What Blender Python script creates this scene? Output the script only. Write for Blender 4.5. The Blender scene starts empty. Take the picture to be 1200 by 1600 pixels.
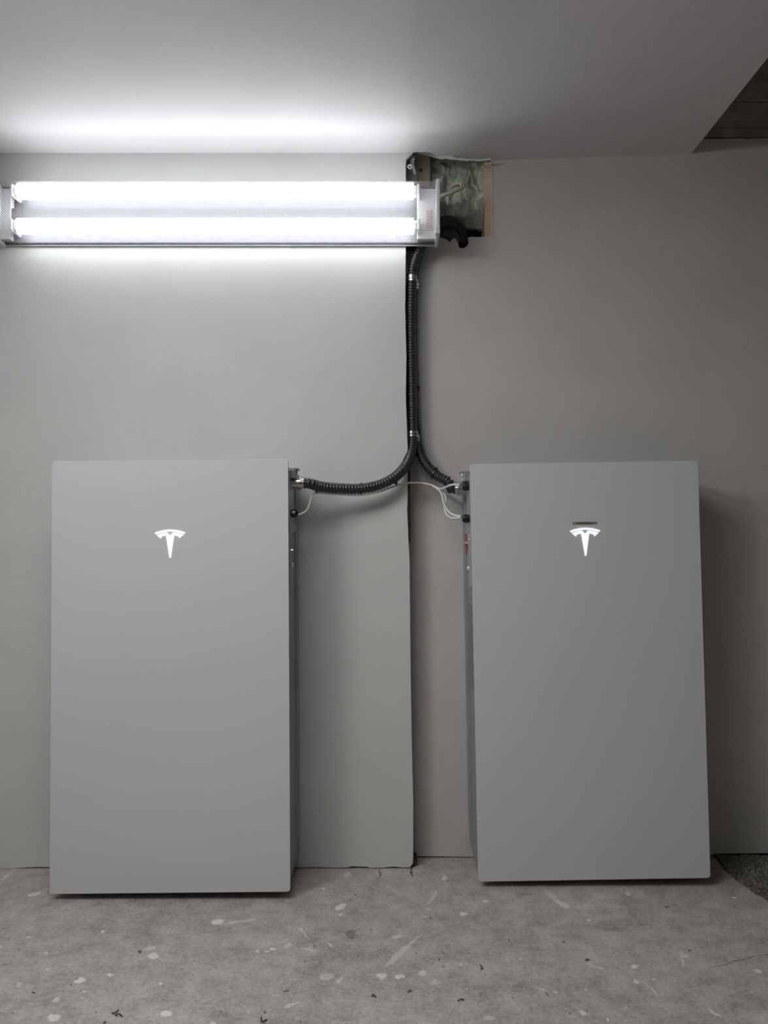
import bpy, bmesh, math, random
from mathutils import Vector, noise
from mathutils.geometry import tessellate_polygon

random.seed(7)
C = bpy.context.scene.collection
SC = bpy.context.scene
PI = math.pi

# ------------------------------------------------------------------ camera
CAMY, CAMZ, PITCH, F = -2.17, 0.917, math.radians(2.0), 1200.0
cd = bpy.data.cameras.new('camera')
cam = bpy.data.objects.new('camera', cd)
C.objects.link(cam)
cam.location = (0, CAMY, CAMZ)
cam.rotation_euler = (PI / 2 + PITCH, 0, 0)
cd.sensor_fit = 'VERTICAL'
cd.sensor_height = 24.0
cd.lens = 24.0 * F / 1600.0
cd.clip_start = 0.02
SC.camera = cam

# ------------------------------------------------------------------ world and added fill lights
w = bpy.data.worlds.new('world')
SC.world = w
w.use_nodes = True
w.node_tree.nodes['Background'].inputs[0].default_value = (0.75, 0.8, 0.9, 1)
w.node_tree.nodes['Background'].inputs[1].default_value = 0.05
SC.view_settings.view_transform = 'Standard'
SC.view_settings.look = 'None'
SC.view_settings.gamma = 1.0
SC.view_settings.use_curve_mapping = False
SC.view_settings.exposure = 0.28
TUBE = 7.6          # strength of the two fluorescent tubes
ROOM = 6.0          # watts of the fill light added behind the camera
XFILL = -1.26
SIDE = 11.0          # watts of the unseen fill light added high by the left-hand wall
NEAR = 11.0          # watts of the out-of-frame fill light added under the low ceiling


def area_light(name, loc, rot, sx, sy, watts, col):
    d = bpy.data.lights.new(name, 'AREA')
    d.shape = 'RECTANGLE'
    d.size, d.size_y, d.energy, d.color = sx, sy, watts, col
    o = bpy.data.objects.new(name, d)
    C.objects.link(o)
    o.location, o.rotation_euler = loc, rot
    return o


area_light('room_fill_light', (1.5, -4.0, 2.5), (0, 0, 0), 1.4, 1.0, ROOM, (1.0, 0.97, 0.93))

area_light('ceiling_fill_light', (-0.50, -1.35, 1.99), (0, 0, 0), 0.8, 0.8, NEAR, (1.0, 0.99, 0.985))
area_light('side_fill_light', (XFILL, -1.6, 1.82), (0, math.radians(-62), 0), 0.25, 0.7, SIDE, (1.0, 0.99, 0.985))


# ------------------------------------------------------------------ pixel -> place
def at(px, py, Y):
    """Point on the vertical plane y = Y seen at pixel (px, py) of the 1200x1600 frame."""
    s, c = math.sin(PITCH), math.cos(PITCH)
    u = 800 - py
    d = Vector((px - 600, F * c - u * s, F * s + u * c))
    t = (Y - CAMY) / d.y
    return Vector((0, CAMY, CAMZ)) + d * t


def onfloor(px, py, Z=0.0):
    s, c = math.sin(PITCH), math.cos(PITCH)
    u = 800 - py
    d = Vector((px - 600, F * c - u * s, F * s + u * c))
    t = (Z - CAMZ) / d.z
    return Vector((0, CAMY, CAMZ)) + d * t


# ------------------------------------------------------------------ materials
def new_mat(name):
    m = bpy.data.materials.new(name)
    m.use_nodes = True
    nt = m.node_tree
    b = nt.nodes['Principled BSDF']
    return m, nt, b


def L(nt, a, b):
    nt.links.new(a, b)


def nd(nt, t, **kw):
    n = nt.nodes.new(t)
    for k, v in kw.items():
        setattr(n, k, v)
    return n


def mth(nt, op, a, b=None, clamp=False):
    n = nt.nodes.new('ShaderNodeMath')
    n.operation = op
    n.use_clamp = clamp
    for i, v in enumerate((a, b)):
        if v is None:
            continue
        if isinstance(v, (int, float)):
            n.inputs[i].default_value = v
        else:
            nt.links.new(v, n.inputs[i])
    return n.outputs[0]


def simple(name, col, rough=0.5, metal=0.0, spec=0.5, var=0.0, vscale=20, bump=0.0, bscale=80, coat=0.0):
    m, nt, b = new_mat(name)
    b.inputs['Roughness'].default_value = rough
    b.inputs['Metallic'].default_value = metal
    b.inputs['Specular IOR Level'].default_value = spec
    b.inputs['Coat Weight'].default_value = coat
    b.inputs['Base Color'].default_value = (*col, 1)
    tc = nd(nt, 'ShaderNodeTexCoord')
    if var:
        n = nd(nt, 'ShaderNodeTexNoise')
        n.inputs['Scale'].default_value = vscale
        n.inputs['Detail'].default_value = 6
        L(nt, tc.outputs['Object'], n.inputs['Vector'])
        r = nd(nt, 'ShaderNodeMapRange')
        r.inputs['From Min'].default_value = 0.3
        r.inputs['From Max'].default_value = 0.7
        r.inputs['To Min'].default_value = 1 - var
        r.inputs['To Max'].default_value = 1 + var
        L(nt, n.outputs['Fac'], r.inputs['Value'])
        mx = nd(nt, 'ShaderNodeVectorMath', operation='SCALE')
        mx.inputs[0].default_value = col
        L(nt, r.outputs['Result'], mx.inputs['Scale'])
        L(nt, mx.outputs['Vector'], b.inputs['Base Color'])
    if bump:
        n = nd(nt, 'ShaderNodeTexNoise')
        n.inputs['Scale'].default_value = bscale
        n.inputs['Detail'].default_value = 4
        L(nt, tc.outputs['Object'], n.inputs['Vector'])
        bp = nd(nt, 'ShaderNodeBump')
        bp.inputs['Strength'].default_value = bump
        bp.inputs['Distance'].default_value = 0.004
        L(nt, n.outputs['Fac'], bp.inputs['Height'])
        L(nt, bp.outputs['Normal'], b.inputs['Normal'])
    return m


def emit(name, col, strength):
    m, nt, b = new_mat(name)
    b.inputs['Base Color'].default_value = (0.8, 0.8, 0.8, 1)
    b.inputs['Emission Color'].default_value = (*col, 1)
    b.inputs['Emission Strength'].default_value = strength
    return m


M = {}
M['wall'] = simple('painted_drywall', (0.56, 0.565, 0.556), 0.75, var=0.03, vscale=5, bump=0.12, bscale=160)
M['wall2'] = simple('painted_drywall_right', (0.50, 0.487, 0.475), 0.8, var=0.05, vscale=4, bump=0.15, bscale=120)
M['ceil'] = simple('painted_ceiling', (0.64, 0.63, 0.64), 0.8, var=0.03, vscale=4, bump=0.15, bscale=90)
M['sidewall'] = simple('painted_side_wall', (0.52, 0.52, 0.50), 0.8, var=0.04, vscale=3)
M['paper'] = simple('torn_paper', (0.62, 0.60, 0.50), 0.9, bump=0.4, bscale=200)
M['darkboard'] = simple('dark_rough_boards', (0.30, 0.28, 0.245), 0.9, var=0.35, vscale=14, bump=0.6, bscale=60)
M['void'] = simple('dark_cavity', (0.03, 0.028, 0.03), 0.95)
M['brown'] = simple('dark_brown_wood', (0.055, 0.035, 0.028), 0.8, var=0.3, vscale=30)
M['stud'] = simple('bare_pine', (0.62, 0.46, 0.33), 0.75, var=0.2, vscale=35, bump=0.3, bscale=70)
M['block'] = simple('tan_wood_block', (0.66, 0.57, 0.42), 0.8, var=0.12, vscale=18, bump=0.2)
M['chip'] = simple('plaster_crumb', (0.68, 0.66, 0.63), 0.8)
M['sheet'] = simple('galvanised_sheet', (0.52, 0.52, 0.56), 0.4, metal=0.4, var=0.15, vscale=30)
M['insul'] = simple('green_insulation', (0.48, 0.54, 0.44), 1.0, var=0.3, vscale=45, bump=1.0, bscale=130)
M['glass'] = simple('satin_grey_glass', (0.58, 0.583, 0.593), 0.25, spec=0.5, var=0.012, vscale=3)
M['body'] = simple('grey_painted_metal', (0.30, 0.305, 0.33), 0.32, metal=0.35, var=0.05, vscale=9)
M['bodyr'] = simple('pale_cast_metal', (0.42, 0.43, 0.45), 0.4, metal=0.4, var=0.05, vscale=9)
M['steel'] = simple('zinc_fitting', (0.55, 0.54, 0.52), 0.28, metal=1.0)
M['chrome'] = simple('bright_steel', (0.75, 0.75, 0.75), 0.2, metal=1.0)
M['blackplastic'] = simple('black_plastic', (0.012, 0.011, 0.013), 0.25)
M['conduit'] = simple('black_flexible_conduit', (0.022, 0.021, 0.025), 0.33, coat=0.3)
M['tie'] = simple('black_nylon', (0.01, 0.01, 0.01), 0.45)
M['cable'] = simple('white_cable_jacket', (0.66, 0.66, 0.62), 0.45)
M['cream'] = simple('cream_cable_jacket', (0.60, 0.54, 0.47), 0.55)
M['fixture'] = simple('white_enamel', (0.80, 0.80, 0.80), 0.4)
M['reflector'] = simple('grey_reflector_tray', (0.165, 0.165, 0.178), 0.5)
M['cap'] = simple('grey_white_plastic', (0.60, 0.60, 0.62), 0.4)
M['red'] = simple('red_warning_sticker', (0.42, 0.085, 0.055), 0.6, var=0.2, vscale=120)
M['stick'] = simple('white_sticker', (0.62, 0.62, 0.62), 0.5)
M['ink'] = simple('black_ink', (0.015, 0.015, 0.016), 0.5)
M['plate'] = simple('dark_grey_strip', (0.25, 0.24, 0.23), 0.5)
M['tube'] = emit('lit_fluorescent_tube', (0.95, 0.98, 1.0), TUBE)
M['emblem'] = emit('lit_white_emblem', (0.72, 0.80, 1.0), 0.85)
M['print'] = simple('faint_grey_printing', (0.235, 0.235, 0.24), 0.5, metal=0.2, var=0.3, vscale=160)
M['speck'] = simple('dark_fibre', (0.03, 0.02, 0.015), 0.8)
M['gravel'] = simple('dark_gravel', (0.17, 0.16, 0.135), 0.95, var=0.7, vscale=170, bump=1.0, bscale=220)
M['chip'] = simple('plaster_crumb', (0.68, 0.66, 0.63), 0.8)
M['ballast'] = simple('pink_white_label', (0.66, 0.50, 0.53), 0.7, var=0.3, vscale=200)


def lens_material():
    m, nt, b = new_mat('prismatic_lens')
    nt.nodes.remove(b)
    out = nt.nodes['Material Output']
    tc = nd(nt, 'ShaderNodeTexCoord')
    sep = nd(nt, 'ShaderNodeSeparateXYZ')
    L(nt, tc.outputs['Object'], sep.inputs[0])
    # raised diamond prisms, about 5 mm across
    zz = mth(nt, 'SUBTRACT', sep.outputs['Z'], sep.outputs['Y'])
    k = 2 * PI / 0.0072
    a = mth(nt, 'SINE', mth(nt, 'MULTIPLY', sep.outputs['X'], k))
    c = mth(nt, 'SINE', mth(nt, 'MULTIPLY', zz, k))
    h = mth(nt, 'MULTIPLY', mth(nt, 'ADD', mth(nt, 'MULTIPLY', a, c), 1.0), 0.5)
    h = mth(nt, 'ADD', mth(nt, 'MULTIPLY', mth(nt, 'SUBTRACT', h, 0.5), 2.2), 0.5, True)
    bp = nd(nt, 'ShaderNodeBump')
    bp.inputs['Strength'].default_value = 0.6
    bp.inputs['Distance'].default_value = 0.002
    L(nt, h, bp.inputs['Height'])
    tr = nd(nt, 'ShaderNodeBsdfTransparent')
    tl = nd(nt, 'ShaderNodeBsdfTranslucent')
    tl.inputs[0].default_value = (0.13, 0.13, 0.14, 1)
    L(nt, bp.outputs['Normal'], tl.inputs['Normal'])
    df = nd(nt, 'ShaderNodeBsdfDiffuse')
    df.inputs[0].default_value = (0.85, 0.85, 0.87, 1)
    gl = nd(nt, 'ShaderNodeBsdfGlossy')
    gl.inputs['Roughness'].default_value = 0.2
    m1 = nd(nt, 'ShaderNodeMixShader')          # translucent / transparent
    f = nd(nt, 'ShaderNodeMapRange')
    f.inputs['To Min'].default_value = 0.55
    f.inputs['To Max'].default_value = 1.0
    L(nt, h, f.inputs['Value'])
    L(nt, f.outputs['Result'], m1.inputs[0])
    L(nt, tl.outputs[0], m1.inputs[1])
    L(nt, tr.outputs[0], m1.inputs[2])
    m2 = nd(nt, 'ShaderNodeMixShader')
    m2.inputs[0].default_value = 0.05
    L(nt, m1.outputs[0], m2.inputs[1])
    L(nt, df.outputs[0], m2.inputs[2])
    m3 = nd(nt, 'ShaderNodeMixShader')
    m3.inputs[0].default_value = 0.04
    L(nt, m2.outputs[0], m3.inputs[1])
    L(nt, gl.outputs[0], m3.inputs[2])
    L(nt, m3.outputs[0], out.inputs[0])
    return m


M['lens'] = lens_material()

# paint spots on the slab: pixel centre, half length and half width in pixels, image angle (deg), strength
SPOTS = [(54, 1397, 10, 2.6, 12, .7), (8, 1370, 9, 1.0, 35, .8), (340, 1440, 9, 4.5, 5, .9), (372, 1440, 26, 2.0, 8, .45),
         (161, 1455, 3.5, 1.6, 0, .8), (44, 1465, 4, 1.8, 0, .6), (234, 1482, 10, 3, 10, .5), (239, 1494, 9, 5.2, 10, .8),
         (126, 1532, 9, 4, 15, .9), (88, 1562, 5, 3, 20, .6), (84, 1590, 10, 4.5, 8, .8), (260, 1584, 9.5, 4.8, 2, .95),
         (173, 1523, 3, 3, 0, .8), (251, 1538, 3.5, 2, 20, .8), (72, 1489, 3, 1.3, 0, .7), (74, 1514, 3.5, 1.4, 0, .7),
         (131, 1550, 3, 1.4, 0, .8), (30, 1538, 3, 3, 0, .5), (335, 1598, 5, 3, 0, .7), (0, 1478, 4, 3, 0, .6),
         (532, 1417, 9, 4, 20, .95), (533, 1429, 4, 1.6, 0, .9), (543, 1367, 5, 5, 80, .4), (505, 1389, 3.5, 1.6, 0, .8),
         (474, 1458, 12, 1.0, -42, .7), (620, 1464, 8, 3, 5, .6), (622, 1492, 26, 5, 42, .45), (646, 1470, 18, 1.4, 42, .5),
         (596, 1525, 8, 4, -5, .8), (624, 1526, 6, 3.6, 0, .8), (660, 1520, 6, 4, 10, .6), (510, 1526, 12, 6, 5, .4),
         (530, 1532, 7, 2.5, 35, .55), (450, 1477, 7, 3, 10, .55), (425, 1483, 5, 1.8, 0, .9), (417, 1486, 4, 1.4, 0, .9),
         (484, 1484, 15, 2.0, -10, .5), (402, 1486, 4, 2.5, 0, .7), (516, 1477, 5, 1.4, -50, .7), (695, 1372, 4, 3, 0, .85),
         (724, 1428, 5.5, 3.6, 0, .9), (676, 1402, 14, 3, 55, .4), (671, 1421, 4, 1.8, 0, .6), (760, 1408, 4, 1.6, 0, .8),
         (664, 1432, 4, 2, 0, .4), (456, 1570, 12, 2, 25, .6), (680, 1535, 8, 4, 0, .35), (720, 1506, 4, 2.5, 0, .6),
         (764, 1590, 8, 4, 0, .4), (877, 1412, 13, 4, -22, .6), (860, 1398, 14, 4, -40, .35), (981, 1397, 3, 2.5, 0, .7),
         (920, 1438, 4.5, 1.6, 0, .75), (991, 1510, 5, 3, 0, .95), (995, 1534, 4, 2.2, -25, .8), (932, 1511, 15, 0.9, -15, .7),
         (941, 1513, 2.5, 1.3, 0, .8), (1015, 1543, 19, 0.9, -40, .6), (1066, 1500, 13, 2.0, -75, .55), (1070, 1494, 6, 2.5, 0, .5),
         (912, 1583, 6, 4, 0, .75), (904, 1576, 15, 1.2, -35, .45), (952, 1594, 2.6, 2.6, 0, .95), (1116, 1583, 12, 1.5, -38, .8),
         (1185, 1517, 5, 2.8, -15, .85), (1023, 1530, 3, 1.6, 0, .7), (868, 1550, 5, 2, -20, .6), (1148, 1403, 4, 1.6, -10, .75),
         (1175, 1551, 3, 1, -20, .7), (915, 1547, 4, 1.6, -20, .7), (850, 1548, 8, 3, -20, .3), (813, 1499, 4, 2, 0, .5)]
DARKS = [(1160, 1500, 48, 0.7, 14, .7), (52, 1551, 3.5, 1.8, 0, .9), (219, 1486, 2.2, 2.2, 0, .9), (593, 1363, 1.2, 7, 0, .8),
         (643, 1363, 1.5, 8, 0, .9), (414, 1582, 3, 2, 0, .9), (640, 1548, 3, 2, 0, .8), (686, 1500, 2.5, 2, 0, .8),
         (917, 1500, 3.5, 1.8, -10, .9), (1078, 1484, 2.5, 1.4, 0, .9), (880, 1472, 2.5, 1.4, 0, .7), (548, 1459, 8, 6, 0, .35),
         (960, 1445, 30, 10, 5, .2), (164, 1598, 3, 1.8, 0, .9), (446, 1548, 3, 1.6, 0, .8), (1043, 1418, 4, 1, 0, .8)]


def floor_material():
    m, nt, b = new_mat('worn_concrete_slab')
    geo = nd(nt, 'ShaderNodeNewGeometry')
    P = geo.outputs['Position']

    def noi(scale, detail, rough=0.6):
        n = nd(nt, 'ShaderNodeTexNoise')
        n.inputs['Scale'].default_value = scale
        n.inputs['Detail'].default_value = detail
        n.inputs['Roughness'].default_value = rough
        L(nt, P, n.inputs['Vector'])
        return n

    big, mid, fine = noi(2.6, 4), noi(17, 8, 0.72), noi(120, 6, 0.75)
    r1 = nd(nt, 'ShaderNodeValToRGB')
    e = r1.color_ramp.elements
    e[0].position, e[0].color = 0.39, (0.25, 0.23, 0.215, 1)
    e[1].position, e[1].color = 0.64, (0.60, 0.565, 0.53, 1)
    x = mth(nt, 'ADD', mth(nt, 'MULTIPLY', mid.outputs['Fac'], 0.42), mth(nt, 'MULTIPLY', big.outputs['Fac'], 0.2))
    x = mth(nt, 'ADD', x, mth(nt, 'MULTIPLY', fine.outputs['Fac'], 0.38))
    L(nt, x, r1.inputs[0])
    col = r1.outputs[0]
    # wobble of the stain outlines
    wob = noi(55, 3)
    off = nd(nt, 'ShaderNodeVectorMath', operation='SUBTRACT')
    L(nt, wob.outputs['Color'], off.inputs[0])
    off.inputs[1].default_value = (.5, .5, .5)
    sc = nd(nt, 'ShaderNodeVectorMath', operation='SCALE')
    L(nt, off.outputs[0], sc.inputs[0])
    sc.inputs['Scale'].default_value = 0.022
    pw = nd(nt, 'ShaderNodeVectorMath', operation='ADD')
    L(nt, P, pw.inputs[0])
    L(nt, sc.outputs[0], pw.inputs[1])

    def stains(lst):
        acc = None
        for (px, py, a, bb, ang, st) in lst:
            c0 = onfloor(px, py)
            ca, sa = math.cos(math.radians(ang)), math.sin(math.radians(ang))
            vx = onfloor(px + ca * a, py - sa * a) - c0      # along the stain
            vy = onfloor(px + sa * bb, py + ca * bb) - c0
            det = vx.x * vy.y - vx.y * vy.x
            i00, i01, i10, i11 = vy.y / det, -vy.x / det, -vx.y / det, vx.x / det
            d = nd(nt, 'ShaderNodeVectorMath', operation='SUBTRACT')
            L(nt, pw.outputs[0], d.inputs[0])
            d.inputs[1].default_value = (c0.x, c0.y, 0)
            u = nd(nt, 'ShaderNodeVectorMath', operation='DOT_PRODUCT')
            L(nt, d.outputs[0], u.inputs[0])
            u.inputs[1].default_value = (i00, i01, 0)
            v = nd(nt, 'ShaderNodeVectorMath', operation='DOT_PRODUCT')
            L(nt, d.outputs[0], v.inputs[0])
            v.inputs[1].default_value = (i10, i11, 0)
            uu = mth(nt, 'MULTIPLY', u.outputs['Value'], u.outputs['Value'])
            vv = mth(nt, 'MULTIPLY', v.outputs['Value'], v.outputs['Value'])
            q = mth(nt, 'SUBTRACT', 1.25, mth(nt, 'ADD', uu, vv))
            q = mth(nt, 'MULTIPLY', q, 2.2, True)
            q = mth(nt, 'MULTIPLY', q, st)
            acc = q if acc is None else mth(nt, 'MAXIMUM', acc, q)
        return acc

    def mix(fac, a, bcol):
        n = nd(nt, 'ShaderNodeMix', data_type='RGBA')
        L(nt, fac, n.inputs[0])
        L(nt, a, n.inputs[6])
        n.inputs[7].default_value = bcol
        return n.outputs[2]

    # small random flecks, pale and dark, and pale swept scuffs
    def flecks(scale, thr, keep):
        v = nd(nt, 'ShaderNodeTexVoronoi')
        v.inputs['Scale'].default_value = scale
        L(nt, pw.outputs[0], v.inputs['Vector'])
        a = mth(nt, 'LESS_THAN', v.outputs['Distance'], thr)
        s = nd(nt, 'ShaderNodeSeparateColor')
        L(nt, v.outputs['Color'], s.inputs[0])
        bb = mth(nt, 'GREATER_THAN', s.outputs[0], keep)
        return mth(nt, 'MULTIPLY', a, bb)

    mp = nd(nt, 'ShaderNodeMapping')
    mp.inputs['Rotation'].default_value = (0, 0, math.radians(-38))
    mp.inputs['Scale'].default_value = (5.0, 17.0, 1)
    L(nt, P, mp.inputs[0])
    scn = nd(nt, 'ShaderNodeTexNoise')
    scn.inputs['Scale'].default_value = 1.6
    scn.inputs['Detail'].default_value = 6
    L(nt, mp.outputs[0], scn.inputs['Vector'])
    scuff = mth(nt, 'MULTIPLY', mth(nt, 'SUBTRACT', scn.outputs['Fac'], 0.55), 1.1, True)
    col = mix(scuff, col, (0.52, 0.49, 0.46, 1))
    col = mix(mth(nt, 'MULTIPLY', flecks(42, 0.16, 0.93), 0.5), col, (0.56, 0.54, 0.50, 1))
    col = mix(mth(nt, 'MULTIPLY', flecks(95, 0.2, 0.90), 0.7), col, (0.66, 0.64, 0.60, 1))
    col = mix(mth(nt, 'MULTIPLY', flecks(70, 0.17, 0.90), 0.75), col, (0.05, 0.04, 0.035, 1))
    col = mix(stains(SPOTS), col, (0.74, 0.72, 0.69, 1))
    col = mix(stains(DARKS), col, (0.035, 0.03, 0.027, 1))
    L(nt, col, b.inputs['Base Color'])
    b.inputs['Roughness'].default_value = 0.72
    b.inputs['Specular IOR Level'].default_value = 0.35
    bp = nd(nt, 'ShaderNodeBump')
    bp.inputs['Strength'].default_value = 0.55
    bp.inputs['Distance'].default_value = 0.006
    L(nt, x, bp.inputs['Height'])
    L(nt, bp.outputs['Normal'], b.inputs['Normal'])
    return m


M['floor'] = floor_material()


# ------------------------------------------------------------------ mesh helpers
def obj(name, bm, mat, parent=None, smooth=False, bevel=0.0, segs=2):
    me = bpy.data.meshes.new(name)
    bmesh.ops.recalc_face_normals(bm, faces=bm.faces[:])
    bm.to_mesh(me)
    bm.free()
    if smooth:
        for p in me.polygons:
            p.use_smooth = True
    me.materials.append(mat)
    o = bpy.data.objects.new(name, me)
    C.objects.link(o)
    if parent:
        o.parent = parent
    if bevel:
        bv = o.modifiers.new('bevel', 'BEVEL')
        bv.width, bv.segments, bv.limit_method = bevel, segs, 'ANGLE'
    return o


def thing(name, label, cat, loc=(0, 0, 0), group=None):
    o = bpy.data.objects.new(name, None)
    o.empty_display_size = 0.05
    C.objects.link(o)
    o.location = loc
    return tag(o, label, cat, group)


def tag(o, label, cat, group=None, kind=None):
    o['label'], o['category'] = label, cat
    if group:
        o['group'] = group
    if kind:
        o['kind'] = kind
    return o


def struct(o, label=None):
    o['kind'] = 'structure'
    if label:
        o['label'] = label
    return o


def box(bm, x0, x1, y0, y1, z0, z1):
    vs = [bm.verts.new((x, y, z)) for x in (x0, x1) for y in (y0, y1) for z in (z0, z1)]
    for f in ((0, 1, 3, 2), (4, 6, 7, 5), (0, 4, 5, 1), (2, 3, 7, 6), (0, 2, 6, 4), (1, 5, 7, 3)):
        bm.faces.new([vs[i] for i in f])
    return vs


def bx(*a):
    bm = bmesh.new()
    box(bm, *a)
    return bm


def prism(pts, fn):
    """Polygon pts (2-D) swept between fn(p, 0) and fn(p, 1)."""
    bm = bmesh.new()
    a = [bm.verts.new(fn(p, 0)) for p in pts]
    b = [bm.verts.new(fn(p, 1)) for p in pts]
    n = len(pts)
    for i, j, k in tessellate_polygon([[Vector((p[0], p[1], 0)) for p in pts]]):
        bm.faces.new((a[i], a[j], a[k]))
        bm.faces.new((b[k], b[j], b[i]))
    for i in range(n):
        bm.faces.new((a[i], b[i], b[(i + 1) % n], a[(i + 1) % n]))
    return bm


def cyl(bm, p0, p1, r0, r1=None, n=24, cap=True):
    r1 = r0 if r1 is None else r1
    p0, p1 = Vector(p0), Vector(p1)
    d = (p1 - p0).normalized()
    up = Vector((0, 0, 1)) if abs(d.z) < 0.9 else Vector((1, 0, 0))
    a = d.cross(up).normalized()
    b = d.cross(a)
    rings = []
    for p, r in ((p0, r0), (p1, r1)):
        rings.append([bm.verts.new(p + (a * math.cos(t) + b * math.sin(t)) * r) for t in [2 * PI * i / n for i in range(n)]])
    for i in range(n):
        bm.faces.new((rings[0][i], rings[0][(i + 1) % n], rings[1][(i + 1) % n], rings[1][i]))
    if cap:
        bm.faces.new(rings[0][::-1])
        bm.faces.new(rings[1])


def cat_rom(pts, step):
    P = [Vector(p) for p in pts]
    P = [P[0] * 2 - P[1]] + P + [P[-1] * 2 - P[-2]]
    out = []
    for i in range(1, len(P) - 2):
        n = max(2, int((P[i + 1] - P[i]).length / step))
        for k in range(n):
            t = k / n
            a, b, c, d = P[i - 1], P[i], P[i + 1], P[i + 2]
            out.append(0.5 * ((2 * b) + (c - a) * t + (2 * a - 5 * b + 4 * c - d) * t * t + (3 * b - a - 3 * c + d) * t ** 3))
    out.append(P[-2])
    return out


def sweep(pts, rad, n=12, step=0.004, bm=None):
    """Tube through pts; rad is a number or a function of arc length."""
    bm = bm or bmesh.new()
    S = cat_rom(pts, step)
    t0 = (S[1] - S[0]).normalized()
    nrm = t0.cross(Vector((0.3, 0.9, 0.2))).normalized()
    prev, s = None, 0.0
    for i, p in enumerate(S):
        t = (S[min(i + 1, len(S) - 1)] - S[max(i - 1, 0)]).normalized()
        nrm = (nrm - t * nrm.dot(t)).normalized()
        bn = t.cross(nrm)
        if i:
            s += (p - S[i - 1]).length
        r = rad(s) if callable(rad) else rad
        ring = [bm.verts.new(p + (nrm * math.cos(2 * PI * k / n) + bn * math.sin(2 * PI * k / n)) * r) for k in range(n)]
        if prev:
            for k in range(n):
                bm.faces.new((prev[k], prev[(k + 1) % n], ring[(k + 1) % n], ring[k]))
        else:
            bm.faces.new(ring[::-1])
        prev = ring
    bm.faces.new(prev)
    return bm


def ragged(p, q, n, amp, seed=0):
    """Points from p to q (2-D) with a broken outline."""
    r = random.Random(seed)
    out = []
    for i in range(n):
        t = i / n
        out.append((p[0] + (q[0] - p[0]) * t + r.uniform(-amp, amp) * (i > 0), p[1] + (q[1] - p[1]) * t + r.uniform(-amp, amp) * (i > 0)))
    return out


# ------------------------------------------------------------------ the room
YR = 0.072            # face of the right-hand wall, set back behind the left one
ZC, ZC2, ZTOP = 2.025, 2.06, 2.62
XS = at(1080, 240, YR).x            # free edge of the low ceiling
XL = -1.33

SLAB = [(XL - 2.4, 0.12), (XL - 2.4, -6.4), (3.3, -6.4), (3.3, -0.55)]
edge = [onfloor(x, y) for x, y in [(1260, 1446), (1230, 1428), (1204, 1412), (1192, 1403), (1180, 1397), (1168, 1388), (1158, 1381), (1150, 1376), (1140, 1366), (1131, 1360), (1124, 1348), (1119, 1341)]]
SLAB += [(p.x, p.y) for p in edge] + [(edge[-1].x - 0.01, 0.16), (XL - 2.4, 0.16)]
SLAB.pop(0)
fl = struct(obj('floor', prism(SLAB[::-1], lambda p, k: (p[0], p[1], -0.10 * k)), M['floor']))
struct(obj('floor_subgrade', bx(-4, 3.4, -6.5, 0.6, -0.2, -0.055), M['void']))

# left sheet of drywall, standing proud of the right one
def left_edge_x(py):
    pts = [(239, 634), (300, 634), (384, 634), (480, 633), (560, 635), (620, 634), (700, 637), (745, 637), (780, 637), (800, 636), (812, 637), (840, 638), (880, 640), (1000, 641), (1150, 643), (1250, 645.5), (1340, 645.5)]
    for (a, xa), (b, xb) in zip(pts, pts[1:]):
        if a <= py <= b:
            return xa + (xb - xa) * (py - a) / (b - a)
    return pts[-1][1]


TH = 0.0127
pl = [at(left_edge_x(y), y, 0) for y in [236] + list(range(250, 1340, 14)) + [1340]]
poly = [(XL - 0.05, ZC + 0.002), *[(p.x, p.z) for p in pl]]
poly[1] = (poly[1][0], ZC + 0.002)
bot = [(645, 1349), (641, 1355), (632, 1355.5), (615, 1354), (600, 1355.5), (577, 1356), (575, 1354.3), (548, 1353.5), (546, 1355), (520, 1356), (500, 1355), (470, 1355.5), (420, 1356), (78, 1355), (60, 1354.5), (40, 1355.5), (14, 1357), (-20, 1356), (-140, 1356)]
poly += [(at(x, y, 0).x, at(x, y, 0).z) for x, y in bot]
poly.append((XL - 0.05, 0.004))
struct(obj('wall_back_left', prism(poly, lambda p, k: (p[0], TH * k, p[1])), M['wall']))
# framing the left sheet is nailed to; its bare side shows where the sheet edge is broken
xe = lambda y: at(left_edge_x(y), y, 0.013).x
pf = [(XL - 0.05, ZC), (at(634, 239, 0).x - 0.03, ZC)] + [(at(x, y, 0.014).x, at(x, y, 0.014).z) for x, y in [(632, 390), (632, 600), (640, 690), (641, 730), (641.3, 790), (641.8, 845), (636, 858), (636, 900), (638, 1150), (641, 1340)]]
pf += [(at(652, 1345, 0.02).x, at(652, 1345, .02).z), (at(647, 1352, .02).x, 0.0), (XL - 0.05, 0.0)]
struct(obj('wall_back_left_framing', prism(pf, lambda p, k: (p[0], TH + 0.0005 + 0.056 * k, p[1])), M['brown']))

# right sheet with the hole broken in its upper left corner
hole = [(652, 392), (668, 378), (690, 371), (699, 375), (703, 379), (706, 374), (710, 372), (713, 375), (716, 381), (717, 386), (721, 388), (727, 387), (731, 382), (733, 376), (731, 371.5), (736, 370), (744, 370.5), (756, 370), (765, 370), (767.5, 366), (768.3, 330), (768, 300), (767.6, 262), (768, 250)]
hp = [at(x, y, YR) for x, y in hole]
pr = [(0.0, 0.006), (0.0, at(600, 392, YR).z)] + [(p.x, p.z) for p in hp]
pr += [(hp[-1].x, ZC2 + 0.0), (XS + 0.001, ZC2 + 0.0)]
topw = [(1080, 216), (1100, 217), (1130, 217), (1160, 216), (1168, 217.5), (1180, 216.5), (1200, 216), (1300, 216), (1500, 216)]
zt = at(1100, 216.5, YR).z
pr += [(XS + 0.001, zt)] + [(at(x, y, YR).x, at(x, y, YR).z) for x, y in topw[1:]] + [(3.3, zt)]
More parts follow.
